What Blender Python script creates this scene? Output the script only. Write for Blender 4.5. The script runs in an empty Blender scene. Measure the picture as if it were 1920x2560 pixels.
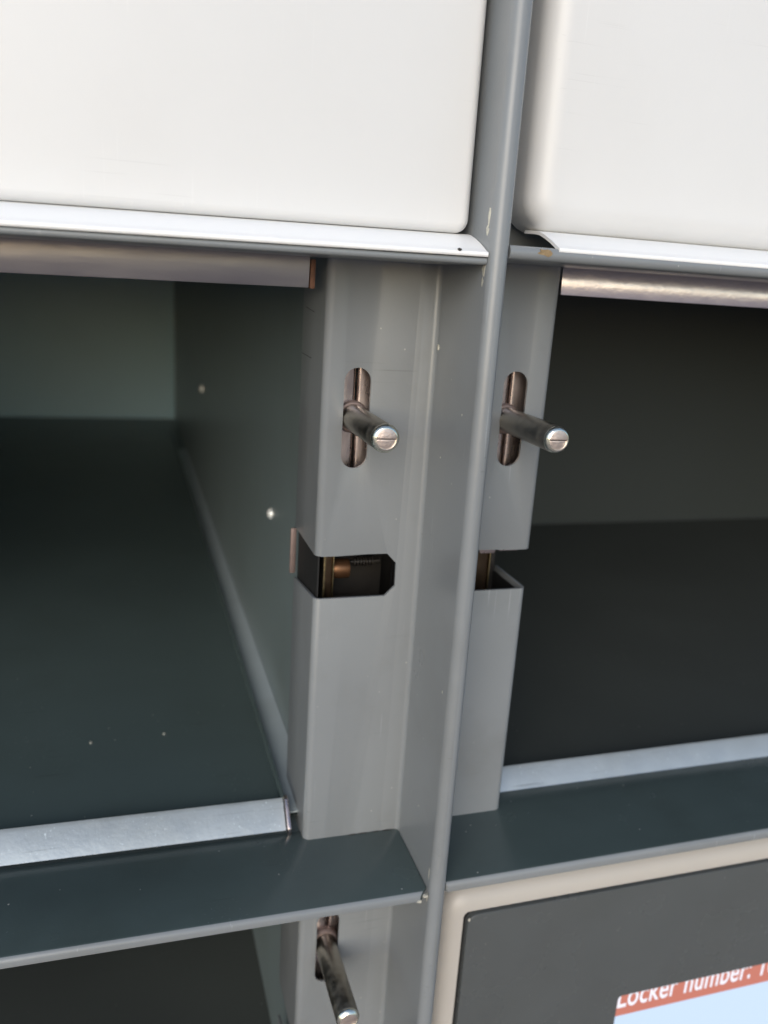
import bpy, bmesh, math, random
from mathutils import Vector, Matrix
R = math.radians
sc = bpy.context.scene
C = sc.collection
random.seed(7)

# ------------------------------------------------------------ camera, light, exposure
yaw, pit, rol = 0.31548237, -0.27251643, 0.06590034
f = Vector((math.sin(yaw)*math.cos(pit), math.cos(yaw)*math.cos(pit), math.sin(pit)))
r = Vector((math.cos(yaw), -math.sin(yaw), 0)); u = r.cross(f)
r2 = math.cos(rol)*r + math.sin(rol)*u
u2 = -math.sin(rol)*r + math.cos(rol)*u
cam_data = bpy.data.cameras.new('camera')
cam = bpy.data.objects.new('camera', cam_data); C.objects.link(cam)
m = Matrix((r2, u2, -f)).transposed().to_4x4()
m.translation = Vector((0, -0.300, 0))
cam.matrix_world = m
cam_data.sensor_fit = 'VERTICAL'; cam_data.sensor_height = 36; cam_data.sensor_width = 27
cam_data.lens = 2064.53/2560*36
cam_data.clip_start = 0.01; cam_data.clip_end = 3000
cam_data.dof.use_dof = True
cam_data.dof.focus_distance = 0.285
cam_data.dof.aperture_fstop = 10.0
sc.camera = cam

SUN_EL, SUN_AZ = 23, 207       # azimuth clockwise from north (+Y)
world = bpy.data.worlds.new('World'); sc.world = world; world.use_nodes = True
wn = world.node_tree.nodes; wl = world.node_tree.links
sky = wn.new('ShaderNodeTexSky'); sky.sky_type = 'NISHITA'; sky.sun_disc = False
sky.sun_elevation = R(SUN_EL); sky.sun_rotation = R(SUN_AZ)
sky.air_density = 1.0; sky.dust_density = 1.0; sky.ozone_density = 1.0
bg = wn['Background']; bg.inputs['Strength'].default_value = 0.15
wl.new(sky.outputs[0], bg.inputs['Color'])
sun_d = bpy.data.lights.new('sun', 'SUN'); sun_d.energy = 1.15; sun_d.angle = R(45); sun_d.color = (1.0, 0.975, 0.95)
sun = bpy.data.objects.new('sun', sun_d); C.objects.link(sun)
sd = Vector((math.sin(R(SUN_AZ))*math.cos(R(SUN_EL)), math.cos(R(SUN_AZ))*math.cos(R(SUN_EL)), math.sin(R(SUN_EL))))
sun.rotation_euler = sd.to_track_quat('Z', 'Y').to_euler()
sc.view_settings.view_transform = 'Standard'; sc.view_settings.look = 'None'
sc.view_settings.gamma = 1; sc.view_settings.exposure = 0.42
sc.cycles.max_bounces = 12; sc.cycles.glossy_bounces = 6; sc.cycles.diffuse_bounces = 5

# ------------------------------------------------------------ materials
def mat(name, col, rough=0.4, metal=0.0, spec=0.5, bump=0.0, bscale=1500, var=0.0, vscale=60,
        stretch=None, dust=0.0, coat=0.0, rvar=0.0, scratch=0.0, smudge=0.0):
    M = bpy.data.materials.new(name); M.use_nodes = True
    nt = M.node_tree; N = nt.nodes; L = nt.links; b = N['Principled BSDF']
    b.inputs['Base Color'].default_value = (*col, 1); b.inputs['Roughness'].default_value = rough
    b.inputs['Metallic'].default_value = metal; b.inputs['Specular IOR Level'].default_value = spec
    if coat: b.inputs['Coat Weight'].default_value = coat; b.inputs['Coat Roughness'].default_value = 0.15
    tc = N.new('ShaderNodeTexCoord'); mp = N.new('ShaderNodeMapping'); L.new(tc.outputs['Object'], mp.inputs[0])
    if stretch: mp.inputs['Scale'].default_value = stretch
    colout = None
    if var or rvar:
        n = N.new('ShaderNodeTexNoise'); n.inputs['Scale'].default_value = vscale; n.inputs['Detail'].default_value = 5
        L.new(mp.outputs[0], n.inputs[0])
    if var:
        mx = N.new('ShaderNodeMix'); mx.data_type = 'RGBA'
        mx.inputs[6].default_value = tuple(c*(1-var) for c in col)+(1,)
        mx.inputs[7].default_value = tuple(min(1, c*(1+var)) for c in col)+(1,)
        L.new(n.outputs['Fac'], mx.inputs[0]); colout = mx.outputs[2]
    if rvar:
        mr = N.new('ShaderNodeMapRange'); mr.inputs[1].default_value = 0.3; mr.inputs[2].default_value = 0.7
        mr.inputs[3].default_value = max(0.03, rough-rvar); mr.inputs[4].default_value = rough+rvar
        L.new(n.outputs['Fac'], mr.inputs[0]); L.new(mr.outputs[0], b.inputs['Roughness'])
    if dust:     # sparse pale dust specks and scuffs
        v = N.new('ShaderNodeTexVoronoi'); v.inputs['Scale'].default_value = 170; v.inputs['Randomness'].default_value = 1
        L.new(tc.outputs['Object'], v.inputs[0])
        n3 = N.new('ShaderNodeTexNoise'); n3.inputs['Scale'].default_value = 35; L.new(tc.outputs['Object'], n3.inputs[0])
        lt = N.new('ShaderNodeMath'); lt.operation = 'LESS_THAN'; lt.inputs[1].default_value = 0.055
        L.new(v.outputs['Distance'], lt.inputs[0])
        g = N.new('ShaderNodeMath'); g.operation = 'GREATER_THAN'; g.inputs[1].default_value = 0.55; L.new(n3.outputs['Fac'], g.inputs[0])
        mu = N.new('ShaderNodeMath'); mu.operation = 'MULTIPLY'; L.new(lt.outputs[0], mu.inputs[0]); L.new(g.outputs[0], mu.inputs[1])
        m2 = N.new('ShaderNodeMath'); m2.operation = 'MULTIPLY'; m2.inputs[1].default_value = dust; L.new(mu.outputs[0], m2.inputs[0])
        mx2 = N.new('ShaderNodeMix'); mx2.data_type = 'RGBA'
        if colout: L.new(colout, mx2.inputs[6])
        else: mx2.inputs[6].default_value = (*col, 1)
        mx2.inputs[7].default_value = (0.5, 0.5, 0.46, 1); L.new(m2.outputs[0], mx2.inputs[0]); colout = mx2.outputs[2]
    def blend(fac, c2, amount):
        nonlocal colout
        mm = N.new('ShaderNodeMath'); mm.operation = 'MULTIPLY'; mm.inputs[1].default_value = amount; L.new(fac, mm.inputs[0])
        mx3 = N.new('ShaderNodeMix'); mx3.data_type = 'RGBA'; L.new(mm.outputs[0], mx3.inputs[0])
        if colout: L.new(colout, mx3.inputs[6])
        else: mx3.inputs[6].default_value = (*col, 1)
        mx3.inputs[7].default_value = (*c2, 1); colout = mx3.outputs[2]
    def thr(src, lo, hi):
        q = N.new('ShaderNodeMapRange'); q.inputs[1].default_value = lo; q.inputs[2].default_value = hi; L.new(src, q.inputs[0]); return q.outputs[0]
    if scratch:  # fine rub marks in two directions
        for k, sc_ in enumerate(((900, 900, 18), (25, 900, 1100))):
            mq = N.new('ShaderNodeMapping'); mq.inputs['Scale'].default_value = sc_; mq.inputs['Rotation'].default_value = (0.25*k, 0.13, 0.1)
            L.new(tc.outputs['Object'], mq.inputs[0])
            ns = N.new('ShaderNodeTexNoise'); ns.inputs['Scale'].default_value = 1; ns.inputs['Detail'].default_value = 2; L.new(mq.outputs[0], ns.inputs[0])
            n4 = N.new('ShaderNodeTexNoise'); n4.inputs['Scale'].default_value = 28; L.new(tc.outputs['Object'], n4.inputs[0])
            pr = N.new('ShaderNodeMath'); pr.operation = 'MULTIPLY'; L.new(thr(ns.outputs['Fac'], 0.66, 0.74), pr.inputs[0]); L.new(thr(n4.outputs['Fac'], 0.52, 0.62), pr.inputs[1])
            blend(pr.outputs[0], tuple(min(1, c*1.7+.05) for c in col) if k == 0 else tuple(c*.45 for c in col), scratch)
    if smudge:   # hand grime and drips of its own shape
        n5 = N.new('ShaderNodeTexNoise'); n5.inputs['Scale'].default_value = 14; n5.inputs['Detail'].default_value = 6; n5.inputs['Roughness'].default_value = 0.6
        L.new(tc.outputs['Object'], n5.inputs[0])
        blend(thr(n5.outputs['Fac'], 0.5, 0.72), tuple(c*f for c, f in zip(col, (0.80, 0.78, 0.74))), smudge)
    if colout: L.new(colout, b.inputs['Base Color'])
    if bump:
        nb = N.new('ShaderNodeTexNoise'); nb.inputs['Scale'].default_value = bscale; nb.inputs['Detail'].default_value = 3
        L.new(mp.outputs[0], nb.inputs[0])
        bp = N.new('ShaderNodeBump'); bp.inputs['Strength'].default_value = bump; bp.inputs['Distance'].default_value = 0.0002
        L.new(nb.outputs['Fac'], bp.inputs['Height']); L.new(bp.outputs[0], b.inputs['Normal'])
    return M

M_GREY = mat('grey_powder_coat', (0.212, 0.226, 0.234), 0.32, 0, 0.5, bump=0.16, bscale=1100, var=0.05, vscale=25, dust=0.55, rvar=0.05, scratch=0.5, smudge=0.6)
M_SHELF = mat('dark_green_grey_coat', (0.058, 0.080, 0.080), 0.22, 0, 0.7, bump=0.2, bscale=1100, var=0.14, vscale=40, dust=0.8, rvar=0.06, scratch=0.5, smudge=0.6)
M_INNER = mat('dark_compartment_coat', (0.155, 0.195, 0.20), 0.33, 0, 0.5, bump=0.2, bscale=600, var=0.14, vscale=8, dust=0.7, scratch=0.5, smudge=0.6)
M_WHITE = mat('white_powder_coat', (0.67, 0.672, 0.668), 0.38, 0, 0.5, bump=0.14, bscale=700, var=0.012, vscale=12, rvar=0.05, dust=0.0, scratch=0.12, smudge=0.10)
M_LIP = mat('white_lip_lit', (0.86, 0.86, 0.85), 0.35, 0, 0.5, bump=0.08, bscale=900, var=0.01)  # lighter copy of the door coat: light from above put into the colour
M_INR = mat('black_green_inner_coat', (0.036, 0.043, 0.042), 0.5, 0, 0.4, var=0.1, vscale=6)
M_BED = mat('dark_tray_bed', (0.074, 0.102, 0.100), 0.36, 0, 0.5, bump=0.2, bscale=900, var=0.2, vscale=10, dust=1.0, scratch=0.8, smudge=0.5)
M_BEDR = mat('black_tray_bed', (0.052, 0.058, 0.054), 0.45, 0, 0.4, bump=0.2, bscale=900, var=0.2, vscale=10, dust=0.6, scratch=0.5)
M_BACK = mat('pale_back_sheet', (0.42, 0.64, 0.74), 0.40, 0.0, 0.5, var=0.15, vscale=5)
M_TRAY = mat('worn_galvanised_edge', (0.50, 0.55, 0.57), 0.45, 0.55, 0.5, bump=0.5, bscale=500, var=0.06, vscale=140, rvar=0.05, scratch=0.9, smudge=0.5)
M_LINT = mat('galvanised_strip_lit', (0.93, 0.84, 0.87), 0.22, 1.0, 0.5, bump=0.28, bscale=600, var=0.04, vscale=120, rvar=0.03, scratch=0.8)  # brighter, pinker copy of the galvanised steel: reflected surroundings put into the colour
M_RIV = mat('bright_rivet', (0.85, 0.86, 0.84), 0.3, 0.4, 0.5)
M_GALV = mat('galvanised_steel', (0.46, 0.43, 0.435), 0.34, 1.0, 0.5, bump=0.4, bscale=400, var=0.08, vscale=90, rvar=0.06, stretch=(0.35, 1, 1))
M_STEEL = mat('bare_steel', (0.58, 0.49, 0.465), 0.28, 1.0, 0.5, bump=0.3, bscale=300, var=0.2, vscale=200, rvar=0.08, stretch=(1, 1, 0.3))
M_PIN = mat('dull_zinc_pin', (0.42, 0.385, 0.33), 0.38, 1.0, 0.5, bump=0.5, bscale=500, var=0.25, vscale=260, rvar=0.1)
M_RIM = mat('bright_zinc_rim', (0.95, 0.90, 0.75), 0.25, 1.0, 0.5, bump=0.8, bscale=700, var=0.15, vscale=500)
M_FACE = mat('pin_end_face', (0.66, 0.55, 0.50), 0.42, 0.9, 0.5, bump=0.7, bscale=1200, var=0.2, vscale=600)
M_BRASS = mat('yellow_zinc_latch', (0.075, 0.05, 0.032), 0.33, 0.85, 0.5, bump=0.4, bscale=400, var=0.35, vscale=150, rvar=0.1)
M_BRASSY = mat('latch_edge_zinc', (0.26, 0.21, 0.12), 0.3, 1.0, 0.5, bump=0.8, bscale=500, var=0.5, vscale=300)
M_SCRAPE = mat('brass_scrape', (0.30, 0.21, 0.11), 0.5, 0.3, 0.5, bump=0.8, bscale=900, var=0.5, vscale=700)
M_KEEP = mat('dull_keep_plate', (0.22, 0.165, 0.15), 0.5, 0.4, 0.5, bump=0.5, bscale=500, var=0.3, vscale=200)
M_WARM = mat('copper_roller', (0.20, 0.10, 0.05), 0.40, 0.8, 0.5, bump=0.4, bscale=400, var=0.3, vscale=150)
M_CHAN = mat('pale_channel_coat', (0.40, 0.46, 0.48), 0.35, 0, 0.5, var=0.1, vscale=30, dust=0.5, smudge=0.4)
M_BLACK = mat('notch_shade_black', (0.018, 0.018, 0.018), 0.6, 0, 0.3, bump=0.3, bscale=400)
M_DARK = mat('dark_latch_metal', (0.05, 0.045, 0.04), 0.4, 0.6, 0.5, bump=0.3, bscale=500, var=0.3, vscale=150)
M_RUST = mat('rusty_tab', (0.20, 0.10, 0.065), 0.6, 0.2, 0.4, bump=0.8, bscale=700, var=0.5, vscale=400)
M_CHIP_GLINT = mat('chipped_paint_and_glint', (0.66, 0.64, 0.55), 0.5, 0.5, 0.5, bump=0.9, bscale=1500, var=0.4, vscale=900)
M_HOUSE = mat('beige_housing_coat', (0.46, 0.43, 0.39), 0.40, 0, 0.5, bump=0.12, bscale=900, var=0.03)
M_PANEL = mat('graphite_panel', (0.080, 0.087, 0.088), 0.26, 0, 0.55, bump=0.12, bscale=1300, var=0.07, vscale=30, dust=0.2, rvar=0.05, scratch=0.2, smudge=0.4)
M_GASKET = mat('black_gasket', (0.015, 0.015, 0.015), 0.6)
M_GROUND = mat('paving', (0.30, 0.245, 0.215), 0.8, 0, 0.3, var=0.25, vscale=2)

def emis(name, col, s):
    s *= 0.85
    M = bpy.data.materials.new(name); M.use_nodes = True; b = M.node_tree.nodes['Principled BSDF']
    b.inputs['Base Color'].default_value = (0.02, 0.02, 0.02, 1); b.inputs['Roughness'].default_value = 0.25
    b.inputs['Emission Color'].default_value = (*col, 1); b.inputs['Emission Strength'].default_value = s
    return M
M_SCR = emis('screen_glow', (0.56, 0.70, 0.90), 1.0)
M_BAR = emis('screen_title_red', (0.54, 0.175, 0.125), 1.0)
M_TXT = emis('screen_letters', (0.86, 0.86, 0.95), 1.0)

# ------------------------------------------------------------ helpers (all lengths in mm)
K = 0.001
def thing(name, label, cat, loc=(0, 0, 0), group=None):
    o = bpy.data.objects.new(name, None); C.objects.link(o); o.location = Vector(loc)*K
    o.empty_display_size = 0.02
    o['label'] = label; o['category'] = cat
    if group: o['group'] = group
    return o
def finish(me, ang=33):
    bm = bmesh.new(); bm.from_mesh(me)
    bmesh.ops.remove_doubles(bm, verts=bm.verts, dist=1e-6)
    bmesh.ops.recalc_face_normals(bm, faces=bm.faces)
    for e in bm.edges:
        e.smooth = not (len(e.link_faces) != 2 or e.calc_face_angle(0) > R(ang))
    for fc in bm.faces: fc.smooth = True
    bm.to_mesh(me); bm.free()
def obj(name, bm, material, parent=None, bevel=0, cutters=(), label=None, segs=2, ang=33, shear=None):
    bmesh.ops.recalc_face_normals(bm, faces=bm.faces)
    me = bpy.data.meshes.new(name); bm.to_mesh(me); bm.free()
    o = bpy.data.objects.new(name, me); C.objects.link(o)
    tmp = []
    for cb in cutters:
        bmesh.ops.recalc_face_normals(cb, faces=cb.faces)
        cm = bpy.data.meshes.new('c'); cb.to_mesh(cm); cb.free()
        co = bpy.data.objects.new('c', cm); C.objects.link(co); tmp.append(co)
        md = o.modifiers.new('b', 'BOOLEAN'); md.operation = 'DIFFERENCE'; md.object = co; md.solver = 'EXACT'
    if bevel:
        md = o.modifiers.new('v', 'BEVEL'); md.width = bevel; md.segments = segs; md.limit_method = 'ANGLE'
        md.angle_limit = R(40); md.use_clamp_overlap = True; md.miter_outer = 'MITER_ARC'
    if cutters or bevel:
        dg = bpy.context.evaluated_depsgraph_get(); dg.update()
        nm = bpy.data.meshes.new_from_object(o.evaluated_get(dg)); o.modifiers.clear(); o.data = nm; nm.name = name
    for t in tmp:
        d = t.data; bpy.data.objects.remove(t); bpy.data.meshes.remove(d)
    me = o.data
    off = parent_world(parent)
    for v in me.vertices:
        if shear: v.co.z += shear[0]*(v.co.x-shear[1])
        v.co = (v.co-off)*K
    finish(me, ang)
    me.materials.clear(); me.materials.append(material)
    if parent: o.parent = parent
    if label: o['label'] = label
    return o
def parent_world(p):
    v = Vector((0, 0, 0))
    while p: v = v + p.location/K; p = p.parent
    return v
def box(bm, x0, x1, y0, y1, z0, z1):
    vs = [bm.verts.new((x, y, z)) for x in (x0, x1) for y in (y0, y1) for z in (z0, z1)]
    for q in ((0, 1, 3, 2), (4, 6, 7, 5), (0, 4, 5, 1), (2, 3, 7, 6), (0, 2, 6, 4), (1, 5, 7, 3)):
        bm.faces.new([vs[i] for i in q])
    return bm
def B(*a): return box(bmesh.new(), *a)
def prism(pts, axis, a, b):
    """extrude a closed 2D polygon along an axis: x -> (y,z), y -> (x,z), z -> (x,y)"""
    bm = bmesh.new()
    def P(p, t): return {'x': (t, p[0], p[1]), 'y': (p[0], t, p[1]), 'z': (p[0], p[1], t)}[axis]
    A = [bm.verts.new(P(p, a)) for p in pts]; D = [bm.verts.new(P(p, b)) for p in pts]
    n = len(pts)
    for i in range(n): bm.faces.new((A[i], A[(i+1) % n], D[(i+1) % n], D[i]))
    bm.faces.new(A); bm.faces.new(D[::-1])
    return bm
def arc(cx, cy, rad, a0, a1, n=8):
    return [(cx+rad*math.cos(R(a0+(a1-a0)*i/n)), cy+rad*math.sin(R(a0+(a1-a0)*i/n))) for i in range(n+1)]
def sheet(line, t):
    """closed outline of a folded sheet: the line plus its offset by t to the left-hand side"""
    n = len(line); off = []
    for i, p in enumerate(line):
        d = Vector((0, 0))
        if i > 0: d += (Vector(p)-Vector(line[i-1])).normalized()
        if i < n-1: d += (Vector(line[i+1])-Vector(p)).normalized()
        if i > 0 and i < n-1:
            d1 = (Vector(p)-Vector(line[i-1])).normalized(); dm = d.normalized(); k = 1/max(0.5, dm.dot(d1))
        else: k = 1
        d.normalize(); off.append((p[0]-d.y*t*k, p[1]+d.x*t*k))
    return list(line)+off[::-1]
def rrect(x0, x1, z0, z1, rc, ins, n=6):
    rr = max(rc-ins, 0.05); pts = []
    for cx, cz, a in ((x1-ins-rr, z1-ins-rr, 0), (x0+ins+rr, z1-ins-rr, 90), (x0+ins+rr, z0+ins+rr, 180), (x1-ins-rr, z0+ins+rr, 270)):
        pts += arc(cx, cz, rr, a, a+90, n)
    return pts
def rings(bm, R_, closed_ends=(True, True)):
    L = []
    for pts, y in R_: L.append([bm.verts.new((p[0], y, p[1])) for p in pts])
    for a, b in zip(L, L[1:]):
        for i in range(len(a)): bm.faces.new((a[i], a[(i+1) % len(a)], b[(i+1) % len(a)], b[i]))
    if closed_ends[0]: bm.faces.new(L[0])
    if closed_ends[1]: bm.faces.new(L[-1][::-1])
    return bm
def pan(x0, x1, z0, z1, yf, yb, rc, re, n=7, extra=()):
    Rg = [(rrect(x0, x1, z0, z1, rc, 0), yb)]
    for i in range(n+1):
        a = R(90*i/n); Rg.append((rrect(x0, x1, z0, z1, rc, re*(1-math.cos(a))), yf+re*(1-math.sin(a))))
    for ins, y in extra: Rg.append((rrect(x0, x1, z0, z1, rc, ins), y))
    return rings(bmesh.new(), Rg)
def lathe_y(bm, prof, cx, cz, n=40, cap=True):
    """prof: list of (radius, y)"""
    L = []
    for rad, y in prof:
        L.append([bm.verts.new((cx+rad*math.cos(2*math.pi*i/n), y, cz+rad*math.sin(2*math.pi*i/n))) for i in range(n)])
    for a, b in zip(L, L[1:]):
        for i in range(n): bm.faces.new((a[i], a[(i+1) % n], b[(i+1) % n], b[i]))
    if cap: bm.faces.new(L[0]); bm.faces.new(L[-1][::-1])
    return bm
def lathe_x(bm, rad, xa, xb, cy, cz, n=20):
    A = [[bm.verts.new((x, cy+rad*math.cos(2*math.pi*i/n), cz+rad*math.sin(2*math.pi*i/n))) for i in range(n)] for x in (min(xa, xb), max(xa, xb))]
    for i in range(n): bm.faces.new((A[0][i], A[0][(i+1) % n], A[1][(i+1) % n], A[1][i]))
    bm.faces.new(A[0]); bm.faces.new(A[1][::-1]); return bm
def lathe_z(bm, rad, cx, cy, za, zb, n=20):
    A = [[bm.verts.new((cx+rad*math.cos(2*math.pi*i/n), cy+rad*math.sin(2*math.pi*i/n), z)) for i in range(n)] for z in (za, zb)]
    for i in range(n): bm.faces.new((A[0][i], A[0][(i+1) % n], A[1][(i+1) % n], A[1][i]))
    bm.faces.new(A[0]); bm.faces.new(A[1][::-1]); return bm
def capsule(cx, z0, z1, w, y0, y1):
    rr = w/2
    return prism(arc(cx, z1-rr, rr, 0, 180, 14)+arc(cx, z0+rr, rr, 180, 360, 14), 'y', y0, y1)
def mirror(pts, c=117.9): return [(2*c-p[0], p[1]) for p in pts][::-1]

# ------------------------------------------------------------ setting
g = bmesh.new(); box(g, -900000, 900000, -900000, 900000, -1160, -1150)
gr = obj('ground', g, M_GROUND); gr['kind'] = 'structure'

# ------------------------------------------------------------ the two columns
CX = 117.9
colL = thing('locker_cabinet', 'left grey steel locker cabinet, white door above an empty open compartment with one hinge pin slot visible on each side of its shelf', 'locker', (-100, 0, -1150), 'grey steel locker cabinets bolted side by side')
colR = thing('locker_cabinet', 'right grey steel locker cabinet, white door above an open black compartment over the lit screen module', 'locker', (330, 0, -1150), 'grey steel locker cabinets bolted side by side')
colL['label'] = 'left grey steel locker cabinet with two doorless dark compartments under its white door'
colR['label'] = 'right grey steel locker cabinet, one dark compartment between its white door and the screen module'

# folded sheet upright: post side, post front, inner bend, fin and rounded front edge
def upright_line(side_depth):
    l = [(71, side_depth), (71, 20), (71, 3.2)]
    l += arc(71+3.0, 3.0, 3.0, 180, 270, 8)
    l += arc(114.4-2.2, -2.2, 2.2, 90, 0, 8)
    l += [(114.4, -12), (114.4, -30), (114.4, -39.8)]
    l += arc(117.9, -40, 3.5, 180, 270, 9)
    return l
ZB, ZT = -700, 330
def slotcut(cx, z0, z1): return capsule(cx, z0, z1, 10.4, -4, 5)
def notchL(zt, h=18, dz=11):
    zb = zt-h
    front = prism([(60, zt), (80, zt-.1), (92, zt+.35), (100.4, zt+.3), (104.5, zt-4), (104.7, zb+4.2), (100.6, zb), (60, zb)], 'y', -4, 4)
    side = prism([(-2, zt), (80, zt), (80, zb-dz), (2, zb), (-2, zb)], 'x', 60, 73)
    return [front, side]
up = obj('upright', prism(sheet(upright_line(41), 1.2), 'z', ZB, ZT), M_GREY, colL, bevel=0.30,
         cutters=[slotcut(84.3, -70.3, -31.8), slotcut(84.3, -315.5, -277)]+notchL(-106)+notchL(-351))
def mx(bm):
    for v in bm.verts: v.co.x = 2*CX-v.co.x
    return bm
ur = obj('upright', mx(prism(sheet(upright_line(30), 1.2), 'z', ZB, ZT)), M_GREY, colR, bevel=0.30,
         cutters=[slotcut(149.6, -69.8, -31.3)]+[mx(b) for b in notchL(-106, dz=0)])

# inner sheets seen through the slots and latches seen through the notches
def inner(col, cx, zc, s=1):
    a = bmesh.new()
    for sg, xa, xb in ((1, cx-8, cx+1.2), (-1, cx+1.9, cx+9)):
        l = [(xa, 7.4), (xa, 7.0)] if sg == 1 else [(xa+1.4, 7.4)]
        if sg == 1: pts = [(xa, 7.0)]+arc(xb-1.3, 8.3, 1.3, 270, 360, 6)+[(xb, 10), (xa, 10)]
        else: pts = arc(xa+1.3, 8.3, 1.3, 180, 270, 6)+[(xb, 7.0), (xb, 10), (xa, 10)]
        obj('inner_plate', prism(pts, 'z', zc-26, zc+24), M_STEEL, col)
inner(colL, 84.3, -50); inner(colL, 84.3, -295.3); inner(colR, 149.0, -50)

def latch(col, x, s, zt):
    """bent zinc latch strap standing in the hollow post behind the notch"""
    def X(v): return x+s*v
    def BX(a, b, *r): return B(min(X(a), X(b)), max(X(a), X(b)), *r)
    obj('latch_edge', BX(3.3, 4.2, 7.6, 8.4, zt-42, zt+8), M_BRASSY, col, bevel=0.2)
    obj('latch_strap', BX(3.4, 4.1, 8.5, 26, zt-42, zt+8), M_DARK, col, bevel=0.2)
    obj('latch_strap', BX(4.1, 7.6, 10.5, 11.5, zt-42, zt+6), M_BRASS, col, bevel=0.3)
    obj('latch_edge', BX(7.7, 8.1, 9.4, 12, zt-42, zt+6), M_BRASSY, col, bevel=0.1)
    obj('latch_plate', BX(8.2, 34, 27, 28, zt-48, zt+6), M_DARK, col, bevel=0.4)
    obj('latch_block', BX(1.6, 29, 3.2, 25, zt-38, zt-26.5), M_DARK, col, bevel=1.0)
    obj('latch_spring', BX(9, 22, 5.2, 6.2, zt-26.4, zt-25.2), M_BRASSY, col, bevel=0.4)
    bm = lathe_x(bmesh.new(), 4.2, X(8.6), X(16), 16, zt-11)
    obj('latch_roller', bm, M_WARM, col, bevel=0.6)
    bm = lathe_x(bmesh.new(), 1.0, X(17), X(30), 18, zt-9)
    obj('latch_spindle', bm, M_DARK, col)
    for k in range(7):
        obj('spring_coil', lathe_x(bmesh.new(), 2.0, X(18.6+k*1.3), X(19.2+k*1.3), 18, zt-9), M_DARK, col)
    obj('latch_screw', lathe_z(bmesh.new(), 1.7, X(24), 9, zt-26.5, zt-25.6), M_BRASSY, col, bevel=0.3)
latch(colL, 73, 1, -106)
obj('notch_shade', B(72.9, 73.5, 4, 42.4, -150, -99), M_BLACK, colL)  # added black sheet that stands for the shade inside the notch
# right latch: one worn blade ending at mid width, dark works behind
obj('post_shade', B(162.7, 163.3, 3, 29.6, -160, -126.4), M_BLACK, colR)  # added black sheet painting the shade on the inner wall of the hollow post
obj('latch_strap', B(134, 151.6, 13, 14, -150, -99), M_BRASS, colR, bevel=0.3)
obj('latch_edge', B(151.8, 152.4, 12, 14.2, -150, -99), M_BRASSY, colR, bevel=0.15)
obj('latch_plate', B(128, 160, 27, 28, -154, -99), M_BLACK, colR, bevel=0.3)
obj('latch_block', B(130, 161, 3.2, 25, -146, -133.5), M_DARK, colR, bevel=1.0)
obj('latch_spring', B(140, 150, 5.2, 6.2, -133.4, -132.4), M_BRASSY, colR, bevel=0.3)
obj('latch_screw', lathe_z(bmesh.new(), 1.7, 156, 9, -133.5, -132.4), M_BRASSY, colR, bevel=0.3)
# latch feet that peep out under the upper right post
obj('latch_foot', B(142, 149.6, 2.2, 9, -108.3, -100), M_STEEL, colR, bevel=0.9)
obj('latch_foot', B(150.8, 160.6, 2.2, 9, -107.6, -100), M_STEEL, colR, bevel=1.2)
# galvanised keep plate beside the notch, outside the left post
obj('keep_plate', B(69.2, 71.9, 41.6, 43, -128, -107), M_KEEP, colL, bevel=0.6, label='bare pinkish steel keep plate behind the notch')

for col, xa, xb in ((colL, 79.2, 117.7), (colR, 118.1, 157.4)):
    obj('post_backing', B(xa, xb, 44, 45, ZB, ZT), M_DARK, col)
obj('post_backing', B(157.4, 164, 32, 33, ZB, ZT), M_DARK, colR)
# hinge pins
def pin(col, cx, cz, y_end=-39.5, lab=None):
    p = bpy.data.objects.new('hinge_pin', None); C.objects.link(p); p.parent = col
    wl_ = Vector((cx, 0, cz))-parent_world(col); p.location = wl_*K; p.empty_display_size = 0.01
    if lab: p['label'] = lab
    bm = lathe_y(bmesh.new(), [(5.0, 14), (5.0, 0), (4.98, y_end+2.6), (4.85, y_end+2.3)], cx, cz)
    obj('pin_shaft', bm, M_PIN, p, ang=50)
    bm = lathe_y(bmesh.new(), [(6.3, 8.5), (6.3, 5.4), (5.7, 4.6), (5.05, 4.4)], cx, cz)
    obj('pin_collar', bm, M_KEEP, p)
    bm = lathe_y(bmesh.new(), [(4.85, y_end+2.3), (5.02, y_end+2.1), (4.95, y_end+1.5), (3.9, y_end+.05), (3.6, y_end), (3.4, y_end+.3), (3.35, y_end+1.0)], cx, cz, cap=False)
    obj('pin_rim', bm, M_RIM, p, ang=60)
    for sg in (1, -1):
        pts = arc(cx, cz, 3.45, 0 if sg > 0 else 180, 180 if sg > 0 else 360, 20)
        pts = [(q[0], q[1]+sg*.16) for q in pts]
        obj('pin_end', prism(pts, 'y', y_end+(.12 if sg > 0 else .38), y_end+1.5), M_FACE, p, bevel=0.12)
    return p
pin(colL, 84.3, -51.2, lab='metal hinge pin in the upper slot of the left post')
pin(colL, 84.4, -297.5, lab='darker stained hinge pin in the slot below the left shelf')
pin(colR, 149.0, -51.2, -40.0, lab='metal hinge pin in the slot of the right post')

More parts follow.
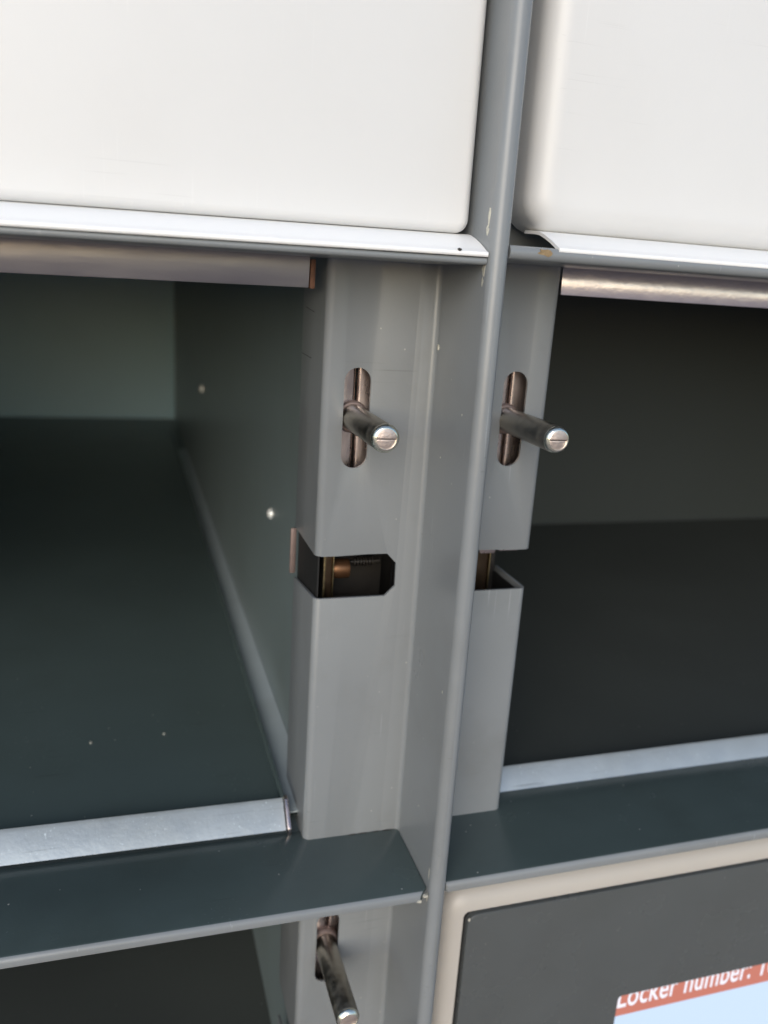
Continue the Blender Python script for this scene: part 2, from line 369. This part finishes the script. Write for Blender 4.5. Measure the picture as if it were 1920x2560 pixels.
# horizontal rails: painted trays that run from behind the post plane to the fin front
def rail(col, x0, x1, z, yf, yb, drop, t, chamfer, material, shear, side):
    l = [(yb, z)]+[(0, z)]
    l += arc(yf+2.2, z-2.2, 2.2, 90, 180, 8)+[(yf, z-drop)]
    bm = prism(sheet(l, t), 'x', x0, x1)
    cut = []
    if chamfer:
        if side > 0: cut = [prism([(x1-7, yf-3), (x1+3, yf-3), (x1+3, yf+6)], 'z', z-20, z+5)]
        else: cut = [prism([(x0-3, yf+4), (x0-3, yf-3), (x0+3.5, yf-3)], 'z', z-20, z+5)]
    o = obj('rail', bm, material, col, bevel=0.25, cutters=cut, shear=shear)
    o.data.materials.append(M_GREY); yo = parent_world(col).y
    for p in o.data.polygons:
        if p.center.y/K+yo < yf+1.3: p.material_index = 1  # lighter front lip: sky highlight along the rounded edge put into the colour
    return o
SHL = (-0.012, 60); SHR = (0.0, 160)
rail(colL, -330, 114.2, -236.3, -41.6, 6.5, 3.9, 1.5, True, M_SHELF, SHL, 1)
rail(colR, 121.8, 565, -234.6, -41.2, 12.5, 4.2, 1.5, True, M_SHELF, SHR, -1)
# upper rails
def rail_up(col, x0, x1, z0, z1, shear):
    pts = [(8, z0), (8, z1), (-39, z1)]+arc(-39.6, (z0+z1)/2, (z1-z0)/2, 90, 270, 8)
    return obj('rail', prism(pts, 'x', x0, x1), M_GREY, col, shear=shear)
rail_up(colL, -330, 114.2, 7.0, 9.4, (0.010, 110))
rail_up(colR, 121.8, 565, 9.4, 14.0, (0.002, 150))

# compartments: dark inner sheets
def comp(col, x0, x1, z0, z1, yb, yf=12, xs=78, side=1):
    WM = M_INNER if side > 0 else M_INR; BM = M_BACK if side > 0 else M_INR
    obj('compartment_back', B(x0, x1, yb, yb+1.5, z0, z1), BM, col)
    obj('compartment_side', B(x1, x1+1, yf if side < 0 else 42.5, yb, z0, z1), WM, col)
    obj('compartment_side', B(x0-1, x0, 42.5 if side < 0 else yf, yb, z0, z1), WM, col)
    obj('compartment_ceiling', B(x0-1, x1+1, 2, yb+1.5, z1, z1+1.2), M_INNER, col)
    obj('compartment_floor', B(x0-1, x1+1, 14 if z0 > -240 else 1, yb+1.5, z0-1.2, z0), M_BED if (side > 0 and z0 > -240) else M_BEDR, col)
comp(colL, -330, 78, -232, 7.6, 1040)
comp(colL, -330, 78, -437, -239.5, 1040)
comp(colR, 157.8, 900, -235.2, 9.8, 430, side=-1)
# galvanised trays inside the compartments: sloping bright front edge and dark bed
def tray(col, x0, x1, zf, y0, shear, up_z0, up_z1, ych=2.0, shu=(0, 0), tilt=0, q=8.6, yb=1000):
    l = [(y0, zf), (y0+9.6, zf+9.0)]
    obj('tray_edge', prism([(y0, zf), (y0+q, zf+q)]+[(y0+q+1.9, zf+q+.8), (y0+q+1.9, zf+q-1), (y0+2, zf-.6)], 'x', x0, x1), M_TRAY, col, shear=shear, label='bright galvanised lower edge of the compartment tray')
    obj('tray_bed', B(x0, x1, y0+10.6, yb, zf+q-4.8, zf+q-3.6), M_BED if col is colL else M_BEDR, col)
    obj('lintel_strip', prism([(ych, up_z0), (ych+tilt, up_z1), (ych+tilt+1.2, up_z1), (ych+1.2, up_z0)], 'x', x0, x1), M_GALV if col is colL else M_LINT, col, bevel=0.3, shear=shu, label='galvanised strip across the top of the compartment')
tray(colL, -328, 64.6, -235.2, 6.8, (-0.014, 60), -4.2, 8.0, shu=(0.012, 60), tilt=-0.8)
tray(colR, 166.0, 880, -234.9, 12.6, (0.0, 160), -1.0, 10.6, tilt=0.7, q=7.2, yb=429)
obj('tray_end', B(64.9, 66.8, 1.6, 5.5, -4.4, 5.8), M_RUST, colL, bevel=0.3, label='rusty brown cut end of the galvanised strip')
obj('tray_end', prism([(4.5, -236.6), (6.5, -236.4), (17, -226.2), (17, -224.2), (14, -224.2), (4.5, -233)], 'x', 65.0, 66.6), M_STEEL, colL, bevel=0.3, label='bare end tab of the lower tray edge')
obj('tray_upstand', B(64.2, 65.6, 17, 900, -231.4, -225.4), M_SHELF, colL, bevel=0.3)
obj('floor_channel', prism([(66.9, -233), (77.9, -233), (77.9, -229.6), (67.2, -231.6)], 'y', 14, 800), M_CHAN, colL, label='pale floor channel along the side wall')
# rivets on the compartment side wall
for (y, z, rad) in ((142.2, -129.5, 3.3), (564.7, -118.3, 4.6)):
    bm = bmesh.new()
    for k in range(6):
        a0 = R(90*k/6)
    L = []
    n = 16
    for k in range(6):
        a = R(88*k/5); rr = rad*math.cos(a); xx = 78.0-rad*.75*math.sin(a)
        L.append([bm.verts.new((xx, y+rr*math.cos(2*math.pi*i/n), z+rr*math.sin(2*math.pi*i/n))) for i in range(n)])
    for a, b in zip(L, L[1:]):
        for i in range(n): bm.faces.new((a[i], a[(i+1) % n], b[(i+1) % n], b[i]))
    bm.faces.new(L[0]); bm.faces.new(L[-1])
    obj('rivet', bm, M_RIV, colL, ang=60)

# ------------------------------------------------------------ white doors
def door(col, x0, x1, z0, z1, rc, re, lz, lx0, lx1, shear):
    d = bpy.data.objects.new('door', None); C.objects.link(d); d.parent = col
    d.location = (Vector(((x0+x1)/2, -20, z0))-parent_world(col))*K; d.empty_display_size = .02
    obj('door_panel', pan(x0, x1, z0, z1, -28, -6, rc, re), M_WHITE, d, ang=40, shear=shear)
    lz -= .25
    l = [(-14, lz+.6), (-23, lz+.1), (-26, lz-.35), (-30, lz-1.5), (-34, lz-2.9), (-38, lz-4.6), (-40.5, lz-5.75)]
    l += arc(-40.8, lz-6.7, 0.9, 100, 240, 8)
    o = obj('door_lip', prism(sheet(l, 1.1), 'x', lx0, lx1), M_LIP, d, bevel=0.3, shear=shear)
    return d
door(colL, -330, 112.6, 17.0, 330, 4.5, 3.2, 17.2, -330, 114.1, (0.012, 110))
door(colR, 134.6, 570, 20.2, 330, 11, 8.5, 20.4, 139.6, 570, (0.002, 150))

# ------------------------------------------------------------ chipped paint where the lip has scraped
def chip(name, col, pts, axis, t, material, lab=None):
    bm = prism(pts, axis, t[0], t[1]); obj(name, bm, material, col, label=lab)
def blob(cy, cz, ry, rz, n=11, seed=0):
    rd = random.Random(seed)
    return [(cy+ry*(.6+.6*rd.random())*math.cos(2*math.pi*i/n), cz+rz*(.6+.6*rd.random())*math.sin(2*math.pi*i/n)) for i in range(n)]
for i, (y, z, ry, rz) in enumerate(((-39.0, 22.5, .9, 3.0), (-38.4, 18.0, 1.2, 1.6), (-38.2, 5.8, 1.3, 2.6), (-38.0, 1.8, .7, 1.5), (-39.2, -229.8, .5, 2.6), (-39.5, -241.0, .6, 2.2))):
    chip('paint_chip_or_glint', colL, blob(y, z, ry, rz, seed=i), 'x', (114.33, 114.6), M_CHIP_GLINT)
chip('paint_chip_or_glint', colR, blob(134.4, 12.3, 3.0, 1.3, seed=9), 'y', (-41.96, -40.5), M_SCRAPE, 'brassy scrape on the front edge of the upper right rail')

for y, z, y2, z2 in ((20, -13.4, 36, -12.2), (22, -31.2, 41, -30.8)):
    chip('scratch', colL, [(y, z), (y2, z2), (y2, z2+.25), (y, z+.35)], 'x', (70.97, 71.1), M_DARK)
chip('paint_chip_or_glint', colL, blob(104, 11.2, .8, .45, seed=12), 'y', (-41.78, -41.2), M_DARK, 'dark chip on the rolled edge of the left door lip')
for i, (y, z, ry, rz) in enumerate(((-.6, -23, .5, 1.3), (-31, -44, .35, .5), (-14, -63, .3, .4), (-36, -150, .4, .6), (-22, -210, .3, .5))):
    chip('paint_chip_or_glint', colL, blob(y-2.4*(i == 0), z, ry, rz, seed=40+i), 'x', (114.34 if i else 113.9, 114.6), M_CHIP_GLINT)
for i, (x, rx) in enumerate(((93, 1.8), (98, 2.6), (103.5, 1.5), (109, 2.4))):
    chip('sealant_bead', colL, blob(x, -.35, rx, .35, seed=50+i), 'z', (-237.2, -236.25-.012*(x-60)+.12), M_DARK)
for i, (x, z) in enumerate(((112.6, -238.5), (110.2, -240.6))):
    chip('paint_chip_or_glint', colL, blob(x, z, 1.1, .7, seed=20+i), 'y', (-41.9, -41.0), M_CHIP_GLINT)
chip('paint_chip_or_glint', colR, blob(0.2, 0.2, .01, .01, seed=31), 'y', (1, 1.01), M_CHIP_GLINT) if False else None

for i, (x, y, rx) in enumerate(((-18.8, 87, .8), (16.5, 88.7, .6), (-140, 60, .5))):
    chip('dust_speck', colL, blob(x, y, rx, rx*1.2, seed=60+i), 'z', (-230.15, -229.7), M_CHIP_GLINT)

# ------------------------------------------------------------ control terminal
T = thing('control_terminal', 'beige framed grey control module with lit screen and red title bar below the right shelf', 'control panel', (330, 0, -430))
HX0, HX1, HZ0, HZ1 = 127.6, 572, -620, -253.2
obj('housing', pan(HX0, HX1, HZ0, HZ1, -28, 40, 13, 9.2, extra=((10.0, -28), (10.15, -27.8), (10.3, -24.0))), M_HOUSE, T, ang=40)
PX0, PX1, PZ0, PZ1 = 139.9, 560, -607, -265.4
obj('gasket', pan(PX0-1.5, PX1+1.5, PZ0-1.5, PZ1+1.5, -25.2, -24.05, 5.5, .3), M_GASKET, T)
op = prism(rrect(226.0, 470, -520, -330.3, 2.2, 0), 'y', -40, -10)
obj('face_panel', pan(PX0, PX1, PZ0, PZ1, -28.2, -25.25, 5.2, .55, n=3), M_PANEL, T, cutters=[op], bevel=0, ang=30)
obj('paint_chip_or_glint', prism(blob(140.4, -267.6, .5, 1.0, seed=5), 'y', -28.24, -28), M_CHIP_GLINT, T, label='painted glint at the top left corner of the panel')  # small pale shape painting a glint on the panel corner
S = bpy.data.objects.new('screen', None); C.objects.link(S); S.parent = T
S.location = (Vector((340, -25, -420))-parent_world(T))*K; S.empty_display_size = .02
obj('display', B(220, 476, -25.6, -24.0, -526, -345.9), M_SCR, S)
obj('title_bar', B(220, 476, -25.65, -24.0, -345.9, -320), M_BAR, S)
cu = bpy.data.curves.new('t', 'FONT'); cu.body = 'Locker number: 10'; cu.size = 19.5; cu.extrude = 0.03; cu.offset = 0.22
cu.resolution_u = 6; cu.space_character = 1.05
to = bpy.data.objects.new('t', cu); C.objects.link(to)
bpy.context.view_layer.update()
tm = bpy.data.meshes.new_from_object(to.evaluated_get(bpy.context.evaluated_depsgraph_get()))
w = max(v.co.x for v in tm.vertices)-min(v.co.x for v in tm.vertices)
x_min = min(v.co.x for v in tm.vertices); sx = 97.0/w
bpy.data.objects.remove(to)
po = parent_world(S)
for v in tm.vertices:
    v.co = Vector((228.2+(v.co.x-x_min)*sx, -25.7-v.co.z, -340.6+v.co.y)); v.co = (v.co-po)*K
tm.name = 'lettering'; tm.materials.clear(); tm.materials.append(M_TXT)
lt = bpy.data.objects.new('lettering', tm); C.objects.link(lt); lt.parent = S
lt['label'] = 'white lettering Locker number: 10'
